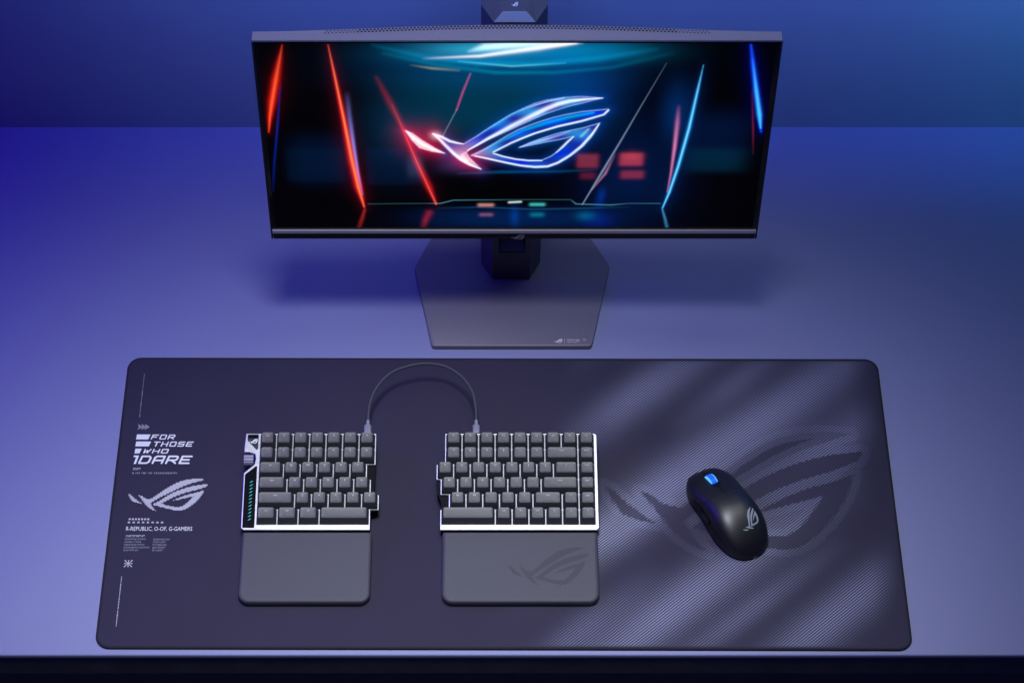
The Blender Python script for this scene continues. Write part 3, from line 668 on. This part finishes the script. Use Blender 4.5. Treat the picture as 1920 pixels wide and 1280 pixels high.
beam([(-256.1, 231.9, 0.91, 0.2), (-264.0, 166.4, 1.14, 0.7), (-271.6, 107.0, 1.14, 0.5), (-275.8, 63.2, 1.14, 0.1)], (0.0, 0.02, 0.35))
beam([(-201.5, 291.8, 0.85, 0.35), (-196.8, 247.9, 1.7, 0.8), (-189.6, 178.9, 2.56, 1), (-183.5, 115.6, 3.69, 1), (-178.1, 72.0, 3.69, 1), (-172.7, 38.2, 1.14, 0.8)], (0.95, 0.012, 0.012), (0.1, 0.22, 0.06), glow=3, gcol=(0.06, 0.0, 0.005))
beam([(-184.7, 223.9, 2.84, 0.0), (-183.4, 187.2, 2.27, 0.35), (-181.0, 145.4, 1.82, 0.9), (-177.7, 96.6, 1.25, 0.9), (-173.7, 58.7, 0.74, 0.3)], (0.22, 0.22, 0.75))
beam([(-151.4, 243.9, 2.27, 0.08), (-138.7, 207.7, 3.41, 0.25), (-124.6, 166.4, 2.84, 0.45), (-110.4, 111.3, 3.41, 0.7), (-97.9, 72.0, 3.41, 0.9), (-89.9, 43.6, 1.14, 0.8)], (0.62, 0.012, 0.018), None, glow=3, gcol=(0.03, 0.0, 0.005))
beam([(-135.9, 203.6, 0.57, 0.2), (-110.4, 111.3, 0.68, 0.7), (-89.9, 42.7, 0.68, 0.8)], (0.6, 0.12, 0.05))
beam([(-49.9, 249.5, 0.91, 0.7), (-58.1, 222.3, 1.14, 0.9), (-65.3, 194.6, 0.91, 0.9)], (0.45, 0.04, 0.2))
beam([(-65.3, 194.6, 0.68, 0.5), (-81.7, 152.2, 0.68, 0.5)], (0.2, 0.3, 0.38))
beam([(161.1, 265.3, 0.45, 0.2), (136.0, 197.9, 0.62, 0.5), (117.8, 148.0, 0.91, 0.7), (99.0, 98.3, 1.14, 0.9), (77.9, 42.7, 0.68, 0.7)], (0.22, 0.32, 0.48))
beam([(112.7, 128.4, 1.14, 0.0), (102.1, 94.0, 1.42, 0.7), (88.0, 67.6, 0.85, 0.3)], (0.5, 0.2, 0.35))
beam([(99.8, 76.4, 3.98, 0.0), (99.3, 58.7, 4.54, 0.6), (96.3, 40.9, 5.11, 0.3)], (0.0, 0.03, 0.3))
beam([(200.9, 262.2, 0.68, 0.3), (197.3, 223.9, 1.48, 0.9), (191.9, 166.4, 2.04, 1), (184.0, 107.0, 1.93, 1), (176.4, 63.2, 1.7, 1), (170.1, 36.4, 0.85, 0.9)], (0.02, 0.34, 0.95), (0.18, 0.5, 0.25), glow=4, gcol=(0.0, 0.01, 0.06))
beam([(178.3, 203.6, 1.7, 0.0), (178.4, 174.8, 2.27, 0.5), (177.9, 137.0, 1.82, 0.9), (176.3, 94.0, 1.14, 0.7), (174.0, 63.2, 0.68, 0.4)], (0.75, 0.22, 0.5))
add(0.6 * ell(176.2, 191.3, 14.8, 41.6, 2.0), (0.0, 0.03, 0.16))
beam([(249.4, 291.8, 1.14, 0.8), (254.2, 263.7, 2.27, 1), (261.2, 223.9, 2.84, 1), (268.0, 187.2, 2.84, 1), (272.2, 160.6, 1.14, 0.8)], (0.005, 0.06, 0.95), None, glow=3, gcol=(0, 0.0, 0.1))
beam([(252.9, 271.6, 0.85, 0.1), (261.2, 223.9, 1.7, 0.8), (268.0, 187.2, 1.99, 1), (271.1, 166.4, 0.85, 0.8)], (0.06, 0.6, 0.5))
beam([(256.5, 223.9, 0.74, 0.1), (262.8, 166.4, 0.85, 0.6), (266.6, 124.2, 0.68, 0.1)], (0.3, 0.01, 0.02))
beam([(-172.2, 34.6, 1.42, 0.5), (-176.6, 16.5, 2.27, 0.35), (-181.0, -0.0, 2.27, 0.15)], (0.6, 0.03, 0.02))
beam([(-98.1, 29.2, 3.98, 0.35), (-102.6, 16.5, 3.41, 0.4), (-106.0, 1.8, 2.84, 0.1)], (0.55, 0.02, 0.02))
beam([(170.2, 34.6, 0.85, 0.8), (174.2, 18.3, 1.42, 0.6), (177.7, 1.8, 1.7, 0.4)], (0.06, 0.3, 0.6))
beam([(-168.2, 43.6, 0.57, 0.3), (-100.9, 44.5, 0.57, 0.3), (-85.0, 44.5, 0.68, 0.9), (-70.2, 49.8, 0.68, 0.8), (-3.0, 50.7, 0.57, 0.4), (64.2, 50.7, 0.57, 0.4), (70.5, 43.6, 0.74, 0.9), (110.4, 41.8, 0.85, 0.8), (131.7, 44.5, 0.57, 0.4), (167.2, 44.5, 0.57, 0.6)], (0.06, 0.26, 0.33))
beam([(-88.7, 36.4, 1.14, 0.1), (-39.7, 38.2, 1.14, 0.6), (21.7, 34.6, 1.14, 0.7), (83.0, 36.4, 1.14, 0.6), (132.0, 38.2, 1.14, 0.1)], (0.01, 0.07, 0.16))
beam([(-39.7, 41.8, 2.56, 0.9), (-26.2, 41.8, 2.56, 0.9)], (0.6, 0.25, 0.22))
beam([(-37.8, 25.5, 2.84, 0.6), (-27.4, 25.5, 2.84, 0.6)], (0.3, 0.1, 0.16))
beam([(-6.0, 46.3, 1.42, 0.9), (6.8, 47.2, 1.42, 0.9)], (0.7, 0.85, 0.85))
beam([(19.7, 42.7, 2.56, 0.9), (32.6, 42.7, 2.56, 0.9)], (0.05, 0.5, 0.5))
beam([(21.8, 25.5, 3.98, 0.7), (30.5, 25.5, 3.98, 0.7)], (0.0, 0.18, 0.26))
add(0.6 * ell(82.2, 23.7, 10.2, 7.2, 2.0), (0.0, 0.12, 0.22))
add(0.8 * ell(0.3, 22.8, 5.1, 14.6, 2.0), (0.0, 0.03, 0.2))
add(1.0 * ell(-2.7, 20.1, 102.2, 16.4, 3), (0.0, 0.012, 0.07))
add(0.6 * ell(96.0, 16.5, 17.0, 12.8, 2.0), (0.0, 0.01, 0.2))
beam([(-63.8, 94.0, 1.7, 0.2), (-15.5, 96.6, 2.27, 0.8), (50.8, 97.4, 1.99, 0.6), (92.9, 100.0, 1.14, 0.2)], (0.0, 0.06, 0.18))
def rr_(x0, y0, x1, y1, s=1.2):
    return 1 / (1 + np.exp(-(A_ - x0) / s)) / (1 + np.exp((A_ - x1) / s)) / (1 + np.exp(-(B_ - y0) / s)) / (1 + np.exp((B_ - y1) / s))
add(1 * rr_(117.8, 107.0, 143.2, 126.7), (0.34, 0.03, 0.035))
add(0.9 * rr_(120.0, 86.1, 145.3, 98.3), (0.22, 0.018, 0.022))
add(0.8 * rr_(69.9, 103.5, 93.1, 125.0), (0.24, 0.025, 0.04))
add(0.5 * rr_(74.1, 85.2, 90.6, 95.7), (0.18, 0.01, 0.02))
add(1.0 * ell(130.9, 122.5, 9.1, 6.9, 2.0), (0.12, 0.01, 0.01))
add(0.8 * rr_(-257.6, 80.8, -193.4, 134.4), (0.0, 0.003, 0.01))
add(0.8 * rr_(-167.0, 76.4, -105.2, 134.4), (0.0, 0.004, 0.02))
add(0.8 * ell(-113.0, 105.2, 9.1, 17.4, 3), (0.02, 0.03, 0.07))
add(0.8 * ell(-62.4, 113.0, 25.0, 17.3, 3), (0.03, 0.02, 0.09))
LX, LY, LW = -122.5, 100.6, 224.4
lu, lv = (A_ - LX) / LW, (B_ - LY) / LW
box_ = (lu > -.15) & (lu < 1.15) & (lv > -.2) & (lv < .7)
dd = np.full(A_.shape, 9.0); im = np.zeros(A_.shape, bool)
for p in LOGO:
    dd[box_] = np.minimum(dd[box_], edge_dist(lu[box_], lv[box_], p)); im[box_] |= inside(lu[box_], lv[box_], p)
dm = dd * LW
left = np.clip((.30 - lu) / .2, 0, 1); pink = np.clip((.20 - lu) / .05, 0, 1); fang = np.exp(-(((lu - .30) / .09) ** 2 + ((lv - .06) / .10) ** 2))
pk = np.clip(pink + fang, 0, 1)
glow = np.exp(-dm / 5.0) * (dm < 60)
add(.45 * glow * (1 - pk), (.0, .06, .45)); add(.75 * glow * pk, (.55, .0, .05))
wob = .5 + .5 * np.sin(lu * 21 + lv * 34); wob2 = .5 + .5 * np.sin(lu * 9 - lv * 27 + 1)
fill = np.stack([.0 + .02 * wob2, .03 + .22 * wob * wob2, .36 + .30 * wob], -1)
fillp = np.stack([np.full(A_.shape, .80), .30 + .3 * wob, .42 + .2 * wob], -1)
fc = fill * (1 - pk[..., None]) + fillp * pk[..., None]
img = np.where(im[..., None], fc, img)
edge = np.exp(-(dm / .8) ** 2)
ec = np.stack([.35 + .6 * pk, .55 + .1 * pk, .95 + .0 * pk], -1)
img = img + (edge * .75)[..., None] * np.where(im, 1, .6)[..., None] * (ec - img * .8)
beam([(-53.5, 131.3, 0.62, 0.9), (-43.7, 139.1, 1.12, 1), (-30.7, 150.2, 1.74, 1), (-17.7, 159.7, 2.24, 1), (-4.9, 169.4, 2.73, 1), (7.9, 178.5, 2.98, 0.9), (20.6, 187.6, 3.23, 0.9), (33.3, 196.6, 2.98, 1), (45.9, 203.7, 2.98, 1), (58.5, 208.2, 2.49, 1), (73.8, 210.8, 1.86, 1), (94.1, 212.8, 0.5, 1)], (0.85, 0.88, 0.95))
beam([(5.1, 193.5, 0.5, 0.2), (20.4, 201.9, 1.12, 0.6), (35.6, 208.2, 0.99, 0.7), (52.0, 212.6, 0.75, 0.6)], (0.6, 0.7, 0.85))
beam([(-43.7, 152.0, 0.75, 0.3), (-24.3, 170.0, 1.74, 0.7), (-5.1, 186.7, 1.99, 0.8), (7.7, 194.8, 1.49, 0.5)], (0.0, 0.22, 0.45))
beam([(-24.8, 128.8, 0.62, 0.9), (-4.6, 143.7, 0.87, 1), (21.1, 158.5, 0.99, 1), (46.7, 169.4, 1.12, 1), (72.3, 177.6, 1.12, 1), (96.4, 187.6, 0.75, 1), (101.2, 194.2, 0.99, 1)], (0.85, 0.88, 0.95))
beam([(-45.0, 124.2, 0.99, 0.5), (-17.7, 144.6, 1.49, 0.7), (8.1, 163.0, 2.24, 0.8), (33.7, 174.9, 2.73, 0.9), (59.2, 184.0, 2.73, 0.9), (84.7, 190.3, 1.74, 0.9)], (0.0, 0.34, 0.42))
beam([(-45.0, 122.3, 0.75, 0.8), (-30.6, 118.2, 1.12, 1), (-10.9, 111.9, 1.12, 1), (6.2, 107.2, 1.12, 1), (22.0, 104.8, 1.24, 1), (36.5, 105.7, 1.24, 1), (48.2, 111.9, 1.24, 1), (61.0, 123.2, 1.24, 0.9), (73.6, 138.1, 1.37, 1), (84.6, 156.6, 1.12, 1), (92.0, 173.3, 0.5, 1)], (0.85, 0.88, 0.95))
beam([(-24.7, 126.4, 0.62, 0.8), (-13.6, 121.4, 0.87, 1), (0.9, 117.0, 0.87, 1), (15.3, 114.8, 0.87, 1), (29.7, 114.8, 0.75, 0.9)], (0.85, 0.88, 0.95))
beam([(45.8, 127.9, 0.75, 0.6), (52.8, 137.2, 1.24, 0.9), (59.0, 146.5, 1.24, 0.9), (64.0, 152.8, 0.62, 0.9)], (0.7, 0.75, 0.9))
beam([(5.2, 136.5, 0.5, 0.8), (18.8, 142.8, 1.49, 0.7), (34.3, 149.3, 1.99, 0.7), (47.1, 154.8, 1.74, 0.5), (59.9, 161.2, 0.99, 0.3)], (0.45, 0.5, 0.75))
beam([(73.1, 153.9, 1.74, 0.6), (80.5, 164.9, 1.49, 0.6)], (0.3, 0.5, 0.45))
beam([(-91.6, 157.5, 0.75, 1), (-82.7, 146.5, 1.49, 1), (-76.3, 137.2, 1.74, 1), (-67.3, 124.2, 1.74, 1), (-59.5, 115.7, 1.74, 1), (-50.3, 108.2, 1.24, 1), (-38.7, 101.2, 0.5, 1)], (0.85, 0.72, 0.8))
beam([(-91.6, 157.5, 0.75, 1), (-82.6, 152.9, 1.49, 1), (-73.6, 146.1, 1.74, 1), (-64.5, 142.8, 1.24, 1), (-58.0, 141.5, 0.5, 0.9)], (0.85, 0.85, 0.92))
beam([(-121.3, 161.9, 0.62, 1), (-112.5, 150.2, 1.99, 1), (-103.6, 140.9, 2.24, 1), (-92.0, 133.1, 1.49, 1), (-79.6, 127.0, 0.37, 1)], (0.6, 0.6, 0.55))
beam([(-56.8, 127.9, 0.99, 0.6), (-59.4, 122.3, 2.49, 0.9), (-54.2, 114.8, 1.74, 0.8)], (0.7, 0.35, 0.45))
add(0.7 * ell(-88.8, 154.7, 5.7, 5.9, 2.0), (0.45, 0.45, 0.55))
add(0.8 * ell(-101.9, 148.0, 22.7, 20.4, 2.0), (0.24, 0.0, 0.02))
add(0.4 * ell(-57.6, 115.6, 17.0, 12.1, 2.0), (0.3, 0.0, 0.05))
img = np.clip(img, 0.0, 1.0)
V = np.stack([MX + ga.ravel() - .0115, by + gb.ravel() * sb - .0004 * cb - .335, bz + gb.ravel() * cb + .0004 * sb], -1)
F = [(j * nx + i, j * nx + i + 1, (j + 1) * nx + i + 1, (j + 1) * nx + i) for j in range(nz - 1) for i in range(nx - 1)]
scr = obj('screen', V, F, None, mon)
at = scr.data.attributes.new('picture', 'FLOAT_COLOR', 'POINT')
at.data.foreach_set('color', np.concatenate([img.reshape(-1, 3), np.ones((img.shape[0] * img.shape[1], 1))], 1).ravel().astype(np.float32))
m = bpy.data.materials.new('lit_screen'); m.use_nodes = True; nt = m.node_tree; b = nt.nodes['Principled BSDF']
ia = nt.nodes.new('ShaderNodeAttribute'); ia.attribute_name = 'picture'
nt.links.new(ia.outputs['Color'], b.inputs['Emission Color']); b.inputs['Emission Strength'].default_value = 1.0
b.inputs['Base Color'].default_value = (.003, .003, .004, 1); b.inputs['Roughness'].default_value = .5; b.inputs['Specular IOR Level'].default_value = .1
scr.data.materials.append(m)
scr['label'] = 'lit screen with neon emblem and light beams'
